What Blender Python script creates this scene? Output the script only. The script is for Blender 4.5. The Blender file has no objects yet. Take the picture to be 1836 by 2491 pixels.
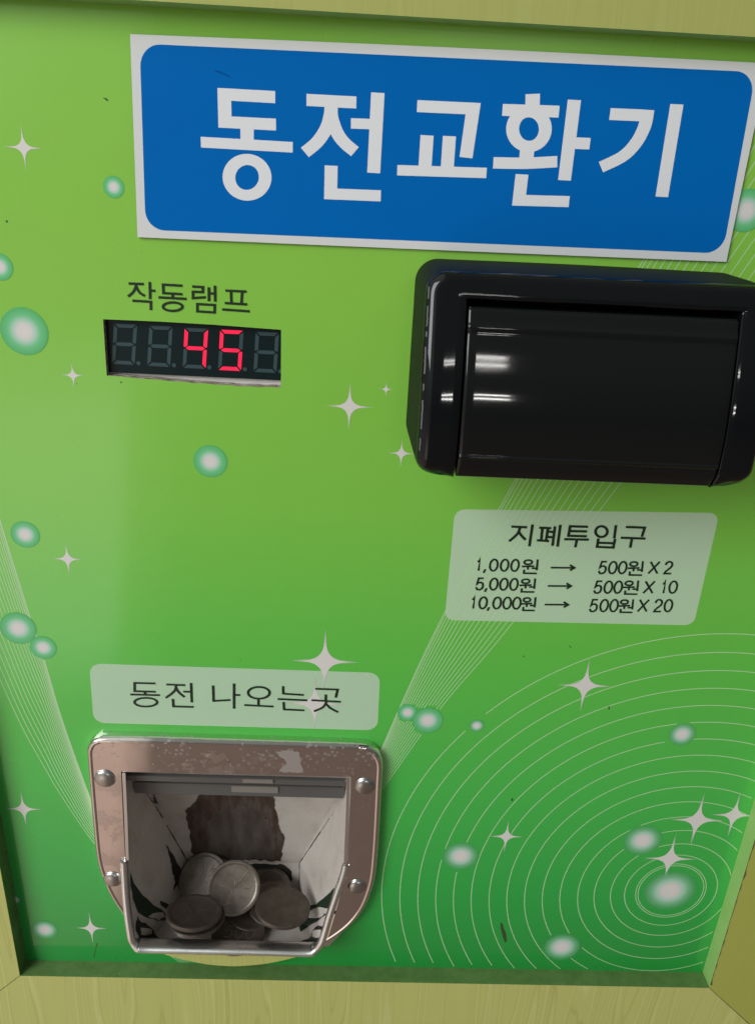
import bpy, bmesh, math, random
from mathutils import Vector, Matrix, noise
from mathutils.bvhtree import BVHTree
from mathutils.geometry import tessellate_polygon

random.seed(7)
scene = bpy.context.scene
COL = scene.collection
MM = 0.001
ZC = 0.400                      # camera height above the world origin
D = 0.2787                      # distance from the lens to the printed panel
F, CX, CY = 1900.0, 918.0, 1245.5
# camera axes seen from the lens (x right, y down, z forward): columns = world X, down, into the panel
M = ((0.99870192, -0.04815452, -0.01660181),
     (0.03802866, 0.92174725, -0.38592206),
     (0.03388656, 0.38478975, 0.922382))

# ------------------------------------------------------------------ camera
cam_d = bpy.data.cameras.new('camera')
cam = bpy.data.objects.new('camera', cam_d); COL.objects.link(cam)
cam_d.sensor_fit = 'VERTICAL'; cam_d.sensor_height = 24.0
cam_d.lens = F / 2491.0 * 24.0
cam_d.clip_start = 0.005; cam_d.clip_end = 50
def w_of(v):                    # camera vector -> world vector
    return Vector((sum(v[i] * M[i][0] for i in range(3)), sum(v[i] * M[i][2] for i in range(3)), -sum(v[i] * M[i][1] for i in range(3))))
xr, yu, zb = w_of((1, 0, 0)), w_of((0, -1, 0)), w_of((0, 0, -1))
cam.matrix_world = Matrix(((xr.x, yu.x, zb.x, 0), (xr.y, yu.y, zb.y, -D), (xr.z, yu.z, zb.z, ZC), (0, 0, 0, 1)))
scene.camera = cam
cam_d.dof.use_dof = True
cam_d.dof.focus_distance = 0.285
cam_d.dof.aperture_fstop = 45

# ------------------------------------------------------------------ world and lights
world = bpy.data.worlds.new('World'); scene.world = world; world.use_nodes = True
nt = world.node_tree; nt.nodes.clear()
def N(nt, t, **kw):
    n = nt.nodes.new(t)
    for k, v in kw.items():
        if k in n.inputs: n.inputs[k].default_value = v
        else: setattr(n, k, v)
    return n
def ramp(nt, src, stops, interp='LINEAR'):
    r = nt.nodes.new('ShaderNodeValToRGB'); r.color_ramp.interpolation = interp
    e = r.color_ramp.elements
    while len(e) > 1: e.remove(e[-1])
    e[0].position = stops[0][0]; e[0].color = (*stops[0][1], 1)
    for p, c in stops[1:]:
        q = e.new(p); q.color = (*c, 1)
    nt.links.new(src, r.inputs[0]); return r
tc = N(nt, 'ShaderNodeTexCoord'); sp = N(nt, 'ShaderNodeSeparateXYZ'); nt.links.new(tc.outputs['Generated'], sp.inputs[0])
def mth(nt, op, a, b=None, c=None, clamp=False):
    m = nt.nodes.new('ShaderNodeMath'); m.operation = op; m.use_clamp = clamp
    for i, v in enumerate((a, b, c)):
        if v is None: continue
        if isinstance(v, (int, float)): m.inputs[i].default_value = v
        else: nt.links.new(v, m.inputs[i])
    return m.outputs[0]
zf = mth(nt, 'MULTIPLY_ADD', sp.outputs['Z'], 0.5, 0.5)
rz = ramp(nt, zf, [(0.0, (.40, .30, .25)), (0.22, (.43, .325, .275)), (0.40, (.36, .295, .265)), (0.5, (.20, .20, .19)), (0.62, (.42, .44, .43)), (1.0, (.56, .60, .60))])
xf = mth(nt, 'MULTIPLY_ADD', sp.outputs['X'], -0.5, 0.5)
rx = ramp(nt, xf, [(0.0, (.19, .19, .19)), (0.48, (.23, .225, .22)), (0.607, (.28, .28, .275)), (0.628, (.84, .82, .80)), (0.75, (.98, .95, .94)), (1.0, (.95, .94, .95))])
mx = N(nt, 'ShaderNodeMix', data_type='RGBA', blend_type='MULTIPLY'); mx.inputs[0].default_value = 1
nt.links.new(rz.outputs[0], mx.inputs[6]); nt.links.new(rx.outputs[0], mx.inputs[7])
pz = ramp(nt, zf, [(0.0, (0, 0, 0)), (0.215, (0, 0, 0)), (0.245, (1, 1, 1)), (0.36, (1, 1, 1)), (0.42, (0, 0, 0))])
px_ = ramp(nt, xf, [(0.0, (0, 0, 0)), (0.632, (0, 0, 0)), (0.642, (1, 1, 1)), (0.72, (.8, .8, .8)), (0.80, (0, 0, 0))])
pm = mth(nt, 'MULTIPLY', pz.outputs[0], px_.outputs[0])
ad = N(nt, 'ShaderNodeMix', data_type='RGBA', blend_type='ADD'); nt.links.new(pm, ad.inputs[0]); nt.links.new(mx.outputs[2], ad.inputs[6]); ad.inputs[7].default_value = (.60, .62, .58, 1)
bg = N(nt, 'ShaderNodeBackground', Strength=1.35); nt.links.new(ad.outputs[2], bg.inputs[0])
wo = N(nt, 'ShaderNodeOutputWorld'); nt.links.new(bg.outputs[0], wo.inputs[0])

def area(name, loc, target, sx, sy, power, color=(1, 1, 1)):
    l = bpy.data.lights.new(name, 'AREA'); l.shape = 'RECTANGLE'; l.size = sx; l.size_y = sy; l.energy = power; l.color = color
    o = bpy.data.objects.new(name, l); COL.objects.link(o); o.location = loc
    o.rotation_euler = (Vector(target) - Vector(loc)).to_track_quat('-Z', 'Y').to_euler()
    return o
area('window_light', (-1.25, -1.15, 1.15), (0, 0, .22), 0.9, 1.1, 23, (0.97, 1.0, 1.0))
# two pairs of fluorescent tubes across the room, mirrored in the black plastic
for ty, tz, x0, x1 in ((-3.0, 0.36 + 3.0 * math.tan(math.radians(13.2)), .26, .62), (-6.0, 0.35 + 6.0 * math.tan(math.radians(5.2)), .52, 1.22)):
    for k in (-1, 1):
        th = .6 if ty > -4 else 1.0
        dz = .035 * (-ty / 3.0) * k * th
        area('ceiling_tube', ((x0 + x1) / 2, ty, tz + dz), ((x0 + x1) / 2 * .9, 0, .36), x1 - x0, .022 * (-ty / 3.0) * th * .8, th * 1.0 * (ty / 3.0) ** 2, (1, .98, .94))

scene.view_settings.view_transform = 'Standard'
scene.view_settings.look = 'None'
scene.view_settings.gamma = 1
scene.view_settings.exposure = 0.08
scene.render.engine = 'CYCLES'

# ------------------------------------------------------------------ helpers
def P(px, py, y=0.0):
    """photo pixel -> world point (mm, camera-height origin) on the plane y millimetres behind the panel face"""
    v = w_of(((px - CX) / F, (py - CY) / F, 1.0))
    s = (D / MM + y) / v.y
    return Vector((v.x * s, y, v.z * s))
def zoom(ox, oy, s):
    return lambda x, y, d=0.0: P(ox + x / s, oy + y / s, d)
Zs = zoom(300, 60, 2.065)          # sign
Zl = zoom(220, 660, 3.304)         # lamp display
Zb = zoom(1060, 1220, 2.294)       # bill label
Zc = zoom(200, 1590, 2.1737)       # coin label
Zt = zoom(180, 1740, 2.065)        # tray
Zr = zoom(900, 1540, 1.765)        # rings
Zq = zoom(960, 600, 1.886)         # bill acceptor

ROOT = bpy.data.objects.new('coin_changer', None); COL.objects.link(ROOT)
ROOT.location = (0.018, 0, ZC - 0.43)
ROOT['label'] = 'green coin changing machine front with blue sign, red number display and chrome coin cup'
ROOT['category'] = 'coin changer'

def mk(name, verts, faces, mats, parent=ROOT, smooth=False, uv=None, fm=None):
    """verts in mm relative to the lens height; linked as one mesh"""
    me = bpy.data.meshes.new(name)
    off = Vector((ROOT.location.x, ROOT.location.y, ROOT.location.z - ZC)) if parent else Vector((0, 0, -ZC))
    me.from_pydata([Vector(v) * MM - off for v in verts], [], faces)
    if not isinstance(mats, (list, tuple)): mats = [mats]
    for m in mats: me.materials.append(m)
    if fm:
        for p, i in zip(me.polygons, fm): p.material_index = i
    if smooth:
        for p in me.polygons: p.use_smooth = True
    if uv:
        ul = me.uv_layers.new(name='UVMap')
        for lp in me.loops: ul.data[lp.index].uv = uv[lp.vertex_index]
    me.update()
    o = bpy.data.objects.new(name, me); COL.objects.link(o)
    if parent: o.parent = parent
    return o

class MB:
    def __init__(s): s.v = []; s.f = []; s.uv = []; s.fm = []
    def add(s, verts, faces, uv=None, m=0):
        b = len(s.v); s.v += [tuple(v) for v in verts]; s.f += [tuple(b + i for i in f) for f in faces]
        s.uv += uv if uv else [(0, 0)] * len(verts); s.fm += [m] * len(faces)
    def build(s, name, mats, parent=ROOT, smooth=False):
        return mk(name, s.v, s.f, mats, parent, smooth, s.uv, s.fm)

def lift(v, d): return Vector((v[0], v[1] - d, v[2]))

def ribbon(mb, pts, wx, wz, closed=False, m=0, square=False):
    """flat stroke lying in the x-z plane; pts are mm points"""
    n = len(pts); L = []; R = []
    for i in range(n):
        a = pts[i - 1] if (i > 0 or closed) else None
        b = pts[(i + 1) % n] if (i < n - 1 or closed) else None
        p = pts[i]
        def nr(u, v):
            d = Vector((v.x - u.x, v.z - u.z)); d.normalize(); return Vector((-d.y, d.x))
        if a is None: nn = nr(p, b); k = 1
        elif b is None: nn = nr(a, p); k = 1
        else:
            n1, n2 = nr(a, p), nr(p, b); nn = n1 + n2
            if nn.length < 1e-6: nn = n1
            nn.normalize(); k = 1 / max(.35, nn.dot(n1))
        L.append(Vector((p.x + nn.x * wx / 2 * k, p.y, p.z + nn.y * wz / 2 * k)))
        R.append(Vector((p.x - nn.x * wx / 2 * k, p.y, p.z - nn.y * wz / 2 * k)))
    fs = [(i, (i + 1) % n, n + (i + 1) % n, n + i) for i in range(n if closed else n - 1)]
    mb.add(L + R, [tuple(reversed(f)) for f in fs], m=m)

def smoothpts(pts, k=6):
    """Catmull-Rom through the points"""
    out = []
    n = len(pts)
    for i in range(n - 1):
        p0 = pts[max(i - 1, 0)]; p1 = pts[i]; p2 = pts[i + 1]; p3 = pts[min(i + 2, n - 1)]
        for j in range(k):
            t = j / k
            out.append(.5 * ((2 * p1) + (p2 - p0) * t + (2 * p0 - 5 * p1 + 4 * p2 - p3) * t * t + (3 * p1 - p0 - 3 * p2 + p3) * t ** 3))
    out.append(pts[-1]); return out

def disc_fan(mb, c, rx, rz, seg=40, m=0, rings=6):
    vs = [c]; uv = [(0, 0)]; fs = []
    for r in range(1, rings + 1):
        for i in range(seg):
            a = 2 * math.pi * i / seg; k = r / rings
            vs.append(Vector((c.x + rx * k * math.cos(a), c.y, c.z + rz * k * math.sin(a)))); uv.append((k * math.cos(a), k * math.sin(a)))
    for i in range(seg):
        fs.append((0, 1 + i, 1 + (i + 1) % seg))
        for r in range(rings - 1):
            a = 1 + r * seg; b = a + seg; j = (i + 1) % seg
            fs.append((a + i, b + i, b + j, a + j))
    mb.add(vs, fs, uv, m)

def fillpoly(outer, holes=()):
    """triangulate an x-z polygon with holes; returns verts, faces facing -Y"""
    loops = [[Vector((p.x, p.z, 0)) for p in outer]] + [[Vector((p.x, p.z, 0)) for p in h] for h in holes]
    tris = tessellate_polygon(loops)
    vs = list(outer)
    for h in holes: vs += list(h)
    out = []
    for t in tris:
        a, b, c = [vs[i] for i in t]
        cr = (b.x - a.x) * (c.z - a.z) - (b.z - a.z) * (c.x - a.x)
        out.append(tuple(t) if cr > 0 else (t[0], t[2], t[1]))
    return vs, out

def rquad(c4, r, seg=8):
    """rounded quad from TL,TR,BR,BL points"""
    out = []
    n = 4
    for i in range(4):
        p = c4[i]; a = c4[i - 1]; b = c4[(i + 1) % 4]
        u = (a - p).normalized() * r; v = (b - p).normalized() * r
        for k in range(seg + 1):
            t = k / seg; th = t * math.pi / 2
            out.append(p + u * (1 - math.sin(th)) + v * (1 - math.cos(th)))
    return out

# ------------------------------------------------------------------ materials
def mat(name, col=(.5, .5, .5), rough=.5, metal=0.0, spec=.5, emit=None, es=1.0, coat=0.0):
    m = bpy.data.materials.new(name); m.use_nodes = True
    b = m.node_tree.nodes['Principled BSDF']
    b.inputs['Base Color'].default_value = (*col, 1); b.inputs['Roughness'].default_value = rough
    b.inputs['Metallic'].default_value = metal; b.inputs['Specular IOR Level'].default_value = spec
    b.inputs['Coat Weight'].default_value = coat; b.inputs['Coat Roughness'].default_value = .08
    if emit: b.inputs['Emission Color'].default_value = (*emit, 1); b.inputs['Emission Strength'].default_value = es
    return m, m.node_tree, b
def objco(nt, scale=(1, 1, 1)):
    t = N(nt, 'ShaderNodeTexCoord'); mp = N(nt, 'ShaderNodeMapping'); mp.inputs['Scale'].default_value = scale
    nt.links.new(t.outputs['Object'], mp.inputs[0]); return mp.outputs[0]
def nz(nt, co, scale, detail=4, rough=.55, dist=0):
    n = N(nt, 'ShaderNodeTexNoise', Scale=scale, Detail=detail, Roughness=rough, Distortion=dist); nt.links.new(co, n.inputs['Vector']); return n.outputs['Fac']
def mixc(nt, fac, a, b, mode='MIX'):
    m = N(nt, 'ShaderNodeMix', data_type='RGBA', blend_type=mode)
    for i, v in ((0, fac), (6, a), (7, b)):
        if isinstance(v, (int, float)): m.inputs[i].default_value = v
        elif isinstance(v, tuple): m.inputs[i].default_value = (*v, 1)
        else: nt.links.new(v, m.inputs[i])
    return m.outputs[2]
def bump(nt, b, h, strength, dist=.001):
    n = N(nt, 'ShaderNodeBump', Strength=strength, Distance=dist); nt.links.new(h, n.inputs['Height']); nt.links.new(n.outputs[0], b.inputs['Normal'])
def speck(nt, co, scale, thr):
    """sparse small dots"""
    v = N(nt, 'ShaderNodeTexVoronoi', Scale=scale); nt.links.new(co, v.inputs['Vector'])
    sel = mth(nt, 'LESS_THAN', v.outputs['Distance'], thr); return sel, v

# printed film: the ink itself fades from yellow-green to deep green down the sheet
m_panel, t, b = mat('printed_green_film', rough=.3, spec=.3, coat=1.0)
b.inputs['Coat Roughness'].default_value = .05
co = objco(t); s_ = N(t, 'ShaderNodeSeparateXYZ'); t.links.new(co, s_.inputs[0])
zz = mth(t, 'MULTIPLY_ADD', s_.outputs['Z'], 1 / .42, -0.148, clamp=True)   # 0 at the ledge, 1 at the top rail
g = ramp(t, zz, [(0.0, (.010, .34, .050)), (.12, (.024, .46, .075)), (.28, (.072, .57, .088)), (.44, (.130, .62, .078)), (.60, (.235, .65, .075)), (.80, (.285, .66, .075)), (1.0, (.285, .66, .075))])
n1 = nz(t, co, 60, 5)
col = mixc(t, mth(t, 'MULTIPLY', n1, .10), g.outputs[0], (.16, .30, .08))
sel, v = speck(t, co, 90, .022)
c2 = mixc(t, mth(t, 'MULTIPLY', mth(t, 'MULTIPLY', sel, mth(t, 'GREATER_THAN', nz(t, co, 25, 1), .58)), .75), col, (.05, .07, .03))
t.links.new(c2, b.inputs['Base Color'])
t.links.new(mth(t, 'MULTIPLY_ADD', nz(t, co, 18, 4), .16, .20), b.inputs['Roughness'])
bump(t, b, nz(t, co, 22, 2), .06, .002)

m_board, t, b = mat('raw_board_edge', rough=.85); co = objco(t, (1, 4, 4))
r = ramp(t, nz(t, co, 330, 4, .7), [(.38, (.08, .045, .03)), (.48, (.34, .26, .20)), (.60, (.64, .59, .54)), (.8, (.76, .73, .70))]); t.links.new(r.outputs[0], b.inputs['Base Color'])
bump(t, b, nz(t, co, 600, 3), .8, .0006)

def wood(name, base, dark, light, axis, k=1.0):
    m, t, b = mat(name, rough=.42, spec=.4)
    sc = (62, 62, 2.2) if axis == 'Z' else (2.2, 62, 62)
    co0 = objco(t)
    # warp gently so the grain wanders
    wn = N(t, 'ShaderNodeTexNoise', Scale=7, Detail=1); t.links.new(co0, wn.inputs['Vector'])
    vs = N(t, 'ShaderNodeVectorMath', operation='MULTIPLY_ADD'); t.links.new(wn.outputs['Color'], vs.inputs[0]); vs.inputs[1].default_value = (.012, .012, .012); t.links.new(co0, vs.inputs[2])
    mp = N(t, 'ShaderNodeMapping'); mp.inputs['Scale'].default_value = sc; t.links.new(vs.outputs[0], mp.inputs[0])
    f = nz(t, mp.outputs[0], 1.0, 1.5, .4)
    st = []
    for q, p0 in enumerate((.30, .37, .43, .48, .53, .58, .64, .71)):
        st += [(p0, base), (p0 + .004, dark), (p0 + .009, base), (p0 + .018, light if q % 2 == 0 else base), (p0 + .030, base)]
    st = st[:31]
    r = ramp(t, f, st)
    c = mixc(t, .62 * k, base, r.outputs[0])
    c = mixc(t, mth(t, 'MULTIPLY', nz(t, mp.outputs[0], 3.0, 3), .35 * k), c, dark)
    fine = nz(t, co0, 700, 2)
    c = mixc(t, mth(t, 'MULTIPLY', fine, .12), c, dark)
    sel, v = speck(t, co0, 60, .02)
    c = mixc(t, mth(t, 'MULTIPLY', mth(t, 'MULTIPLY', sel, mth(t, 'GREATER_THAN', nz(t, co0, 30, 1), .55)), .6), c, (.10, .08, .03))
    t.links.new(c, b.inputs['Base Color'])
    bump(t, b, f, .10, .0008)
    return m
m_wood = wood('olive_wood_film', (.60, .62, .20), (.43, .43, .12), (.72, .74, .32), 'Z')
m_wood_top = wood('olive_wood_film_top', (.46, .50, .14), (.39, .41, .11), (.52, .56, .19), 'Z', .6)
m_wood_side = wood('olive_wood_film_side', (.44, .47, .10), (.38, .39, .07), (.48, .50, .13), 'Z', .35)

m_ret, t, b = mat('green_return_film', rough=.4); co = objco(t)
r = ramp(t, nz(t, co, 130, 6, .7), [(.35, (.095, .18, .05)), (.55, (.12, .225, .065)), (.8, (.17, .26, .10))])
sel, v = speck(t, co, 260, .06)
t.links.new(mixc(t, mth(t, 'MULTIPLY', mth(t, 'MULTIPLY', sel, mth(t, 'GREATER_THAN', nz(t, co, 60, 2), .52)), .7), r.outputs[0], (.50, .52, .44)), b.inputs['Base Color'])
m_ret_lit, t, b = mat('lit_green_return_film', rough=.5); co = objco(t)  # lighter copy of the return film, light from the left put into its colour
r = ramp(t, nz(t, co, 60, 4), [(.3, (.27, .50, .14)), (.7, (.33, .56, .18))]); t.links.new(r.outputs[0], b.inputs['Base Color'])
m_gap, _, _ = mat('dark_joint', (.02, .015, .008), .9)
m_fray, t, b = mat('frayed_brown_edge', (.16, .10, .05), .9)

m_white, t, b = mat('white_sign_film', (.77, .78, .78), .32); co = objco(t)
t.links.new(mixc(t, mth(t, 'MULTIPLY', nz(t, co, 45, 5), .16), (.78, .80, .80), (.60, .63, .62)), b.inputs['Base Color'])
m_blue, t, b = mat('blue_sign_film', (.0, .13, .5), .45, spec=.05); co = objco(t)
t.links.new(mixc(t, mth(t, 'MULTIPLY', nz(t, co, 30, 4), .35), (.000, .158, .55), (.0, .122, .45)), b.inputs['Base Color'])
m_ink, _, _ = mat('dark_ink', (.010, .028, .012), .35)
m_letter, t, b = mat('white_lettering', (.86, .88, .91), .35)

def alpha_mat(name, build, rough=.3):
    m, t, b = mat(name, rough=rough)
    uvn = N(t, 'ShaderNodeTexCoord'); ln = N(t, 'ShaderNodeVectorMath', operation='LENGTH'); t.links.new(uvn.outputs['UV'], ln.inputs[0])
    build(t, b, ln.outputs['Value']); return m
def bub(edge_soft):
    def f(t, b, rr):
        r = ramp(t, rr, [(0, (.82, .78, .75)), (.28, (.82, .78, .75)), (.46, (.50, .76, .62)), (.66, (.28, .70, .38) if edge_soft else (.20, .68, .31)), (1, (.11, .58, .19))]); t.links.new(r.outputs[0], b.inputs['Base Color'])
        a = ramp(t, rr, [(0, (1, 1, 1)), (.5, (.95,) * 3), (.80, (.55 if edge_soft else .9,) * 3), (.96, (.12 if edge_soft else .85,) * 3), (1, (0, 0, 0))]); t.links.new(a.outputs[0], b.inputs['Alpha'])
    return f
m_bub = alpha_mat('bubble_ink', bub(False)); m_bubs = alpha_mat('soft_bubble_ink', bub(True))
def starf(t, b, rr):
    b.inputs['Base Color'].default_value = (.80, .77, .74, 1)
    a = ramp(t, rr, [(0, (1,) * 3), (.42, (1,) * 3), (.75, (.55,) * 3), (1, (0,) * 3)]); t.links.new(a.outputs[0], b.inputs['Alpha'])
m_star = alpha_mat('star_ink', starf)
m_line, t, b = mat('pale_line_ink', (.62, .90, .52), .3); b.inputs['Alpha'].default_value = .80
m_box, t, b = mat('translucent_label_ink', (.80, .98, .78), .3); b.inputs['Alpha'].default_value = .62

# black glossy plastic
m_bside, _, _ = mat('black_side_plastic', (.008, .012, .008), .6, spec=.12)
m_black, t, b = mat('black_gloss_plastic', (.004, .005, .006), .10, spec=.42); co = objco(t)
t.links.new(mth(t, 'MULTIPLY_ADD', nz(t, co, 50, 5), .04, .03), b.inputs['Roughness']); bump(t, b, nz(t, co, 60, 2), .02, .0018)
m_black2, t, b = mat('black_cover_plastic', (.006, .007, .007), .12, spec=.45); co = objco(t)
t.links.new(mth(t, 'MULTIPLY_ADD', nz(t, co, 50, 5), .04, .03), b.inputs['Roughness']); bump(t, b, nz(t, co, 26, 1), .012, .002)
m_edge_glint, _, _ = mat('chipped_edge_glint', (.17, .17, .18), .35)
m_void, _, _ = mat('dark_slot', (.002, .002, .002), .8, spec=.1)

# chrome, pitted and scratched
def chrome(name, tint, rough, pits=True):
    m, t, b = mat(name, tint, rough, metal=1.0); co = objco(t)
    sm = nz(t, co, 55, 6, .65)
    c = mixc(t, mth(t, 'MULTIPLY', ramp(t, sm, [(.4, (0, 0, 0)), (.75, (1, 1, 1))]).outputs[0], .15), tint, (.40, .38, .37))
    if pits:
        sp_ = N(t, 'ShaderNodeSeparateXYZ'); t.links.new(co, sp_.inputs[0])
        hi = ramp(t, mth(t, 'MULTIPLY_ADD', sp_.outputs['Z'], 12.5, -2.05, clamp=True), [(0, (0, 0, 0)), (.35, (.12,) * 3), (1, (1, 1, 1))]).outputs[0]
        v = N(t, 'ShaderNodeTexVoronoi', Scale=420); t.links.new(co, v.inputs['Vector'])
        dots = mth(t, 'LESS_THAN', v.outputs['Distance'], .34)
        area_ = mth(t, 'GREATER_THAN', nz(t, co, 90, 4, .7), .50)
        pit = mth(t, 'MULTIPLY', mth(t, 'MULTIPLY', dots, area_), hi, clamp=True)
        t.links.new(mth(t, 'MULTIPLY_ADD', pit, -.9, 1.0), b.inputs['Metallic'])
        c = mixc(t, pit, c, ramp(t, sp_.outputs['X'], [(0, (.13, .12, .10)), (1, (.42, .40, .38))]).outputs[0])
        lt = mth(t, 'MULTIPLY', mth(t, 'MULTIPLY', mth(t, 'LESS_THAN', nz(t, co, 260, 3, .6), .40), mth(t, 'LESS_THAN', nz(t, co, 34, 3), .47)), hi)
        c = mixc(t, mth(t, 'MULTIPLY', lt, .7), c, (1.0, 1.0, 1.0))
        t.links.new(mth(t, 'ADD', mth(t, 'MULTIPLY_ADD', mth(t, 'GREATER_THAN', sm, .60), .16, rough - .03), mth(t, 'MULTIPLY', pit, .35)), b.inputs['Roughness'])
    else:
        t.links.new(mth(t, 'MULTIPLY_ADD', sm, .22, rough - .05), b.inputs['Roughness'])
    t.links.new(c, b.inputs['Base Color'])
    bump(t, b, nz(t, co, 28, 2), .16, .0015)
    return m
m_chrome = chrome('pitted_chrome', (.86, .80, .76), .07)
m_chrome2 = chrome('rim_chrome', (.95, .96, .94), .24, False)
m_chrome3 = chrome('dull_inner_metal', (.55, .54, .52), .22, False)
m_cav, t, b = mat('worn_white_paint', (.6, .57, .54), .5); co = objco(t)
r = ramp(t, nz(t, co, 70, 6, .65), [(.25, (.40, .355, .305)), (.42, (.53, .48, .43)), (.7, (.60, .55, .505))]); t.links.new(r.outputs[0], b.inputs['Base Color'])
m_chip, t, b = mat('chipped_brown_steel', (.06, .04, .03), .55, metal=.2); co = objco(t, (5, 5, 1))
r = ramp(t, nz(t, co, 60, 5, .6), [(.30, (.055, .030, .018)), (.5, (.085, .055, .042)), (.75, (.15, .115, .10))]); t.links.new(r.outputs[0], b.inputs['Base Color'])
m_steel, t, b = mat('bare_grey_steel', (.12, .1, .09), .45, metal=.3); co = objco(t, (3, 3, .7))
r = ramp(t, nz(t, co, 60, 4, .5), [(.3, (.085, .064, .053)), (.7, (.165, .140, .125))]); t.links.new(r.outputs[0], b.inputs['Base Color'])
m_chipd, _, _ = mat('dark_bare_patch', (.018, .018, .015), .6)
m_chipg, _, _ = mat('dark_green_patch', (.012, .028, .013), .5)

m_coin, t, b = mat('worn_cupronickel', (.30, .28, .25), .38, metal=.9); co = objco(t)
r = ramp(t, nz(t, co, 160, 5, .7), [(.3, (.18, .150, .120)), (.6, (.27, .232, .195)), (.8, (.36, .31, .265))]); t.links.new(r.outputs[0], b.inputs['Base Color'])
t.links.new(mth(t, 'MULTIPLY_ADD', nz(t, co, 240, 4), .3, .25), b.inputs['Roughness'])
m_coin_d, t, b = mat('dark_tarnished_coin', (.15, .14, .125), .42, metal=.45); co = objco(t)
r = ramp(t, nz(t, co, 160, 5, .7), [(.3, (.075, .058, .044)), (.6, (.115, .094, .075)), (.85, (.17, .145, .12))]); t.links.new(r.outputs[0], b.inputs['Base Color'])

m_led, _, _ = mat('smoked_display_face', (.003, .014, .016), .30, spec=.3)
m_seg, _, _ = mat('unlit_segment', (.035, .075, .085), .35)
m_lit, _, _ = mat('lit_red_segment', (.3, .01, .03), .4, emit=(1.0, .007, .062), es=1.0)

# ------------------------------------------------------------------ front panel
XL, XR, ZB, ZT = -154.3, 190.9, -367.9, 46.5
RD = 8.5
win = [Zl(*p) for p in ((103, 385), (560, 404), (1000, 430), (1400, 460), (1533, 470), (1531, 930), (1500, 934), (1440, 930), (1360, 931), (1290, 924), (1200, 925), (1110, 914), (1010, 911), (920, 900), (830, 899), (760, 889), (640, 882), (520, 868), (400, 862), (260, 846), (133, 838))]
cupc = [(XLc, zc) for XLc, zc in ((-99, -239.5), (6.6, -239.5), (6.6, -292), (3, -345), (-3, -354), (-94, -354), (-99, -348), (-100.5, -294))]
cup_hole = [Vector((x, 0, z)) for x, z in cupc]
outer = [Vector((XL - 4, 0, ZB - 4)), Vector((XR + 4, 0, ZB - 4)), Vector((XR + 4, 0, ZT + 4)), Vector((XL - 4, 0, ZT + 4))]
vs, fs = fillpoly(outer, [win, cup_hole])
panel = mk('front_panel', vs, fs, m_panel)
def walls(mb, loop, y0, y1, m=0, flip=False):
    n = len(loop)
    vs = [Vector((p.x, y0, p.z)) for p in loop] + [Vector((p.x, y1, p.z)) for p in loop]
    fs = [(i, (i + 1) % n, n + (i + 1) % n, n + i) for i in range(n)]
    if flip: fs = [tuple(reversed(f)) for f in fs]
    mb.add(vs, fs, m=m)
mb = MB(); walls(mb, win, 0.02, 4.5); mb.add([Zl(x, y, 4.3) for x, y in ((60, 780), (1620, 850), (1620, 960), (60, 880))], [(0, 3, 2, 1)], m=1)
mb.build('window_edge', [m_board, mat('white_board_face', (.78, .75, .73), .6)[0]], panel)

# rings, line bundles (printed)
mb = MB()
LW = .36
def clipped(pts, y=-.03):
    """split a polyline to the printed sheet"""
    out = []; cur = []
    for p in pts:
        if XL + .2 < p.x < XR - .1 and ZB + .3 < p.z < ZT: cur.append(Vector((p.x, y, p.z)))
        else:
            if len(cur) > 1: out.append(cur)
            cur = []
    if len(cur) > 1: out.append(cur)
    return out
def sgn(a): return 1 if a >= 0 else -1
lefts = [1145, 1135, 1088, 1028, 958, 888, 812, 737, 661, 585, 509, 432, 356, 280, 203, 126, 48]
SOFT = []  # bubbles that interrupt the rings: filled below
RINGC = (163.2, -311.2)
bubbles = [  # px, py, r, soft
 (277, 455, 26, 0), (0, 649, 33, 0), (60, 806, 59, 0), (512, 1122, 42, 0), (62, 1300, 36, 0), (45, 1528, 45, 0), (106, 1575, 33, 0),
 (991, 1733, 25, 0), (1040, 1752, 38, 0), (1159, 1765, 20, 1), (1658, 1786, 36, 1), (1120, 2082, 47, 1), (1562, 2044, 50, 1),
 (1628, 2166, 68, 1), (1366, 2303, 48, 1), (110, 2261, 34, 1), (1814, 512, 50, 0), (37, 2188, 16, 1)]
BW = []
for px, py, r, s in bubbles:
    c = P(px, py); e = P(px + r, py); BW.append((c, (e - c).length, s))
def masked(pts):
    """leave the gaps the artwork leaves around its bubbles"""
    out = []; cur = []
    for p in pts:
        if any((Vector((p.x - c.x, 0, p.z - c.z))).length < r * .93 for c, r, s in BW[:-3]):
            if len(cur) > 1: out.append(cur)
            cur = []
        else: cur.append(p)
    if len(cur) > 1: out.append(cur)
    return out
for i, lx in enumerate(lefts):
    x0 = Zr(lx, 1128).x; rx_ = RINGC[0] - x0; rz_ = rx_ * 1.033
    n = 220
    pts = [Vector((RINGC[0] + rx_ * math.cos(2 * math.pi * k / n), -.03, RINGC[1] + rz_ * math.sin(2 * math.pi * k / n))) for k in range(n + 1)]
    for c in clipped(pts):
        if i < 2: ribbon(mb, c, LW * 1.1, LW * 1.1)
        else:
            for q in masked(c): ribbon(mb, q, LW * 1.15, LW * 1.15)
def bundle(a, bb, n, k, w=LW):
    A = smoothpts([P(*p, -.03) for p in a], 24); B = smoothpts([P(*p, -.03) for p in bb], 24)
    for j in range(n):
        t = (j / (n - 1)) ** k
        pts = [p.lerp(q, t) for p, q in zip(A, B)]
        for c in clipped(pts, -.03 - .0012 * j):
            for q in masked(c): ribbon(mb, q, w, w)
mb.build('ring_pattern', m_line, panel); mb = MB()
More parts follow.
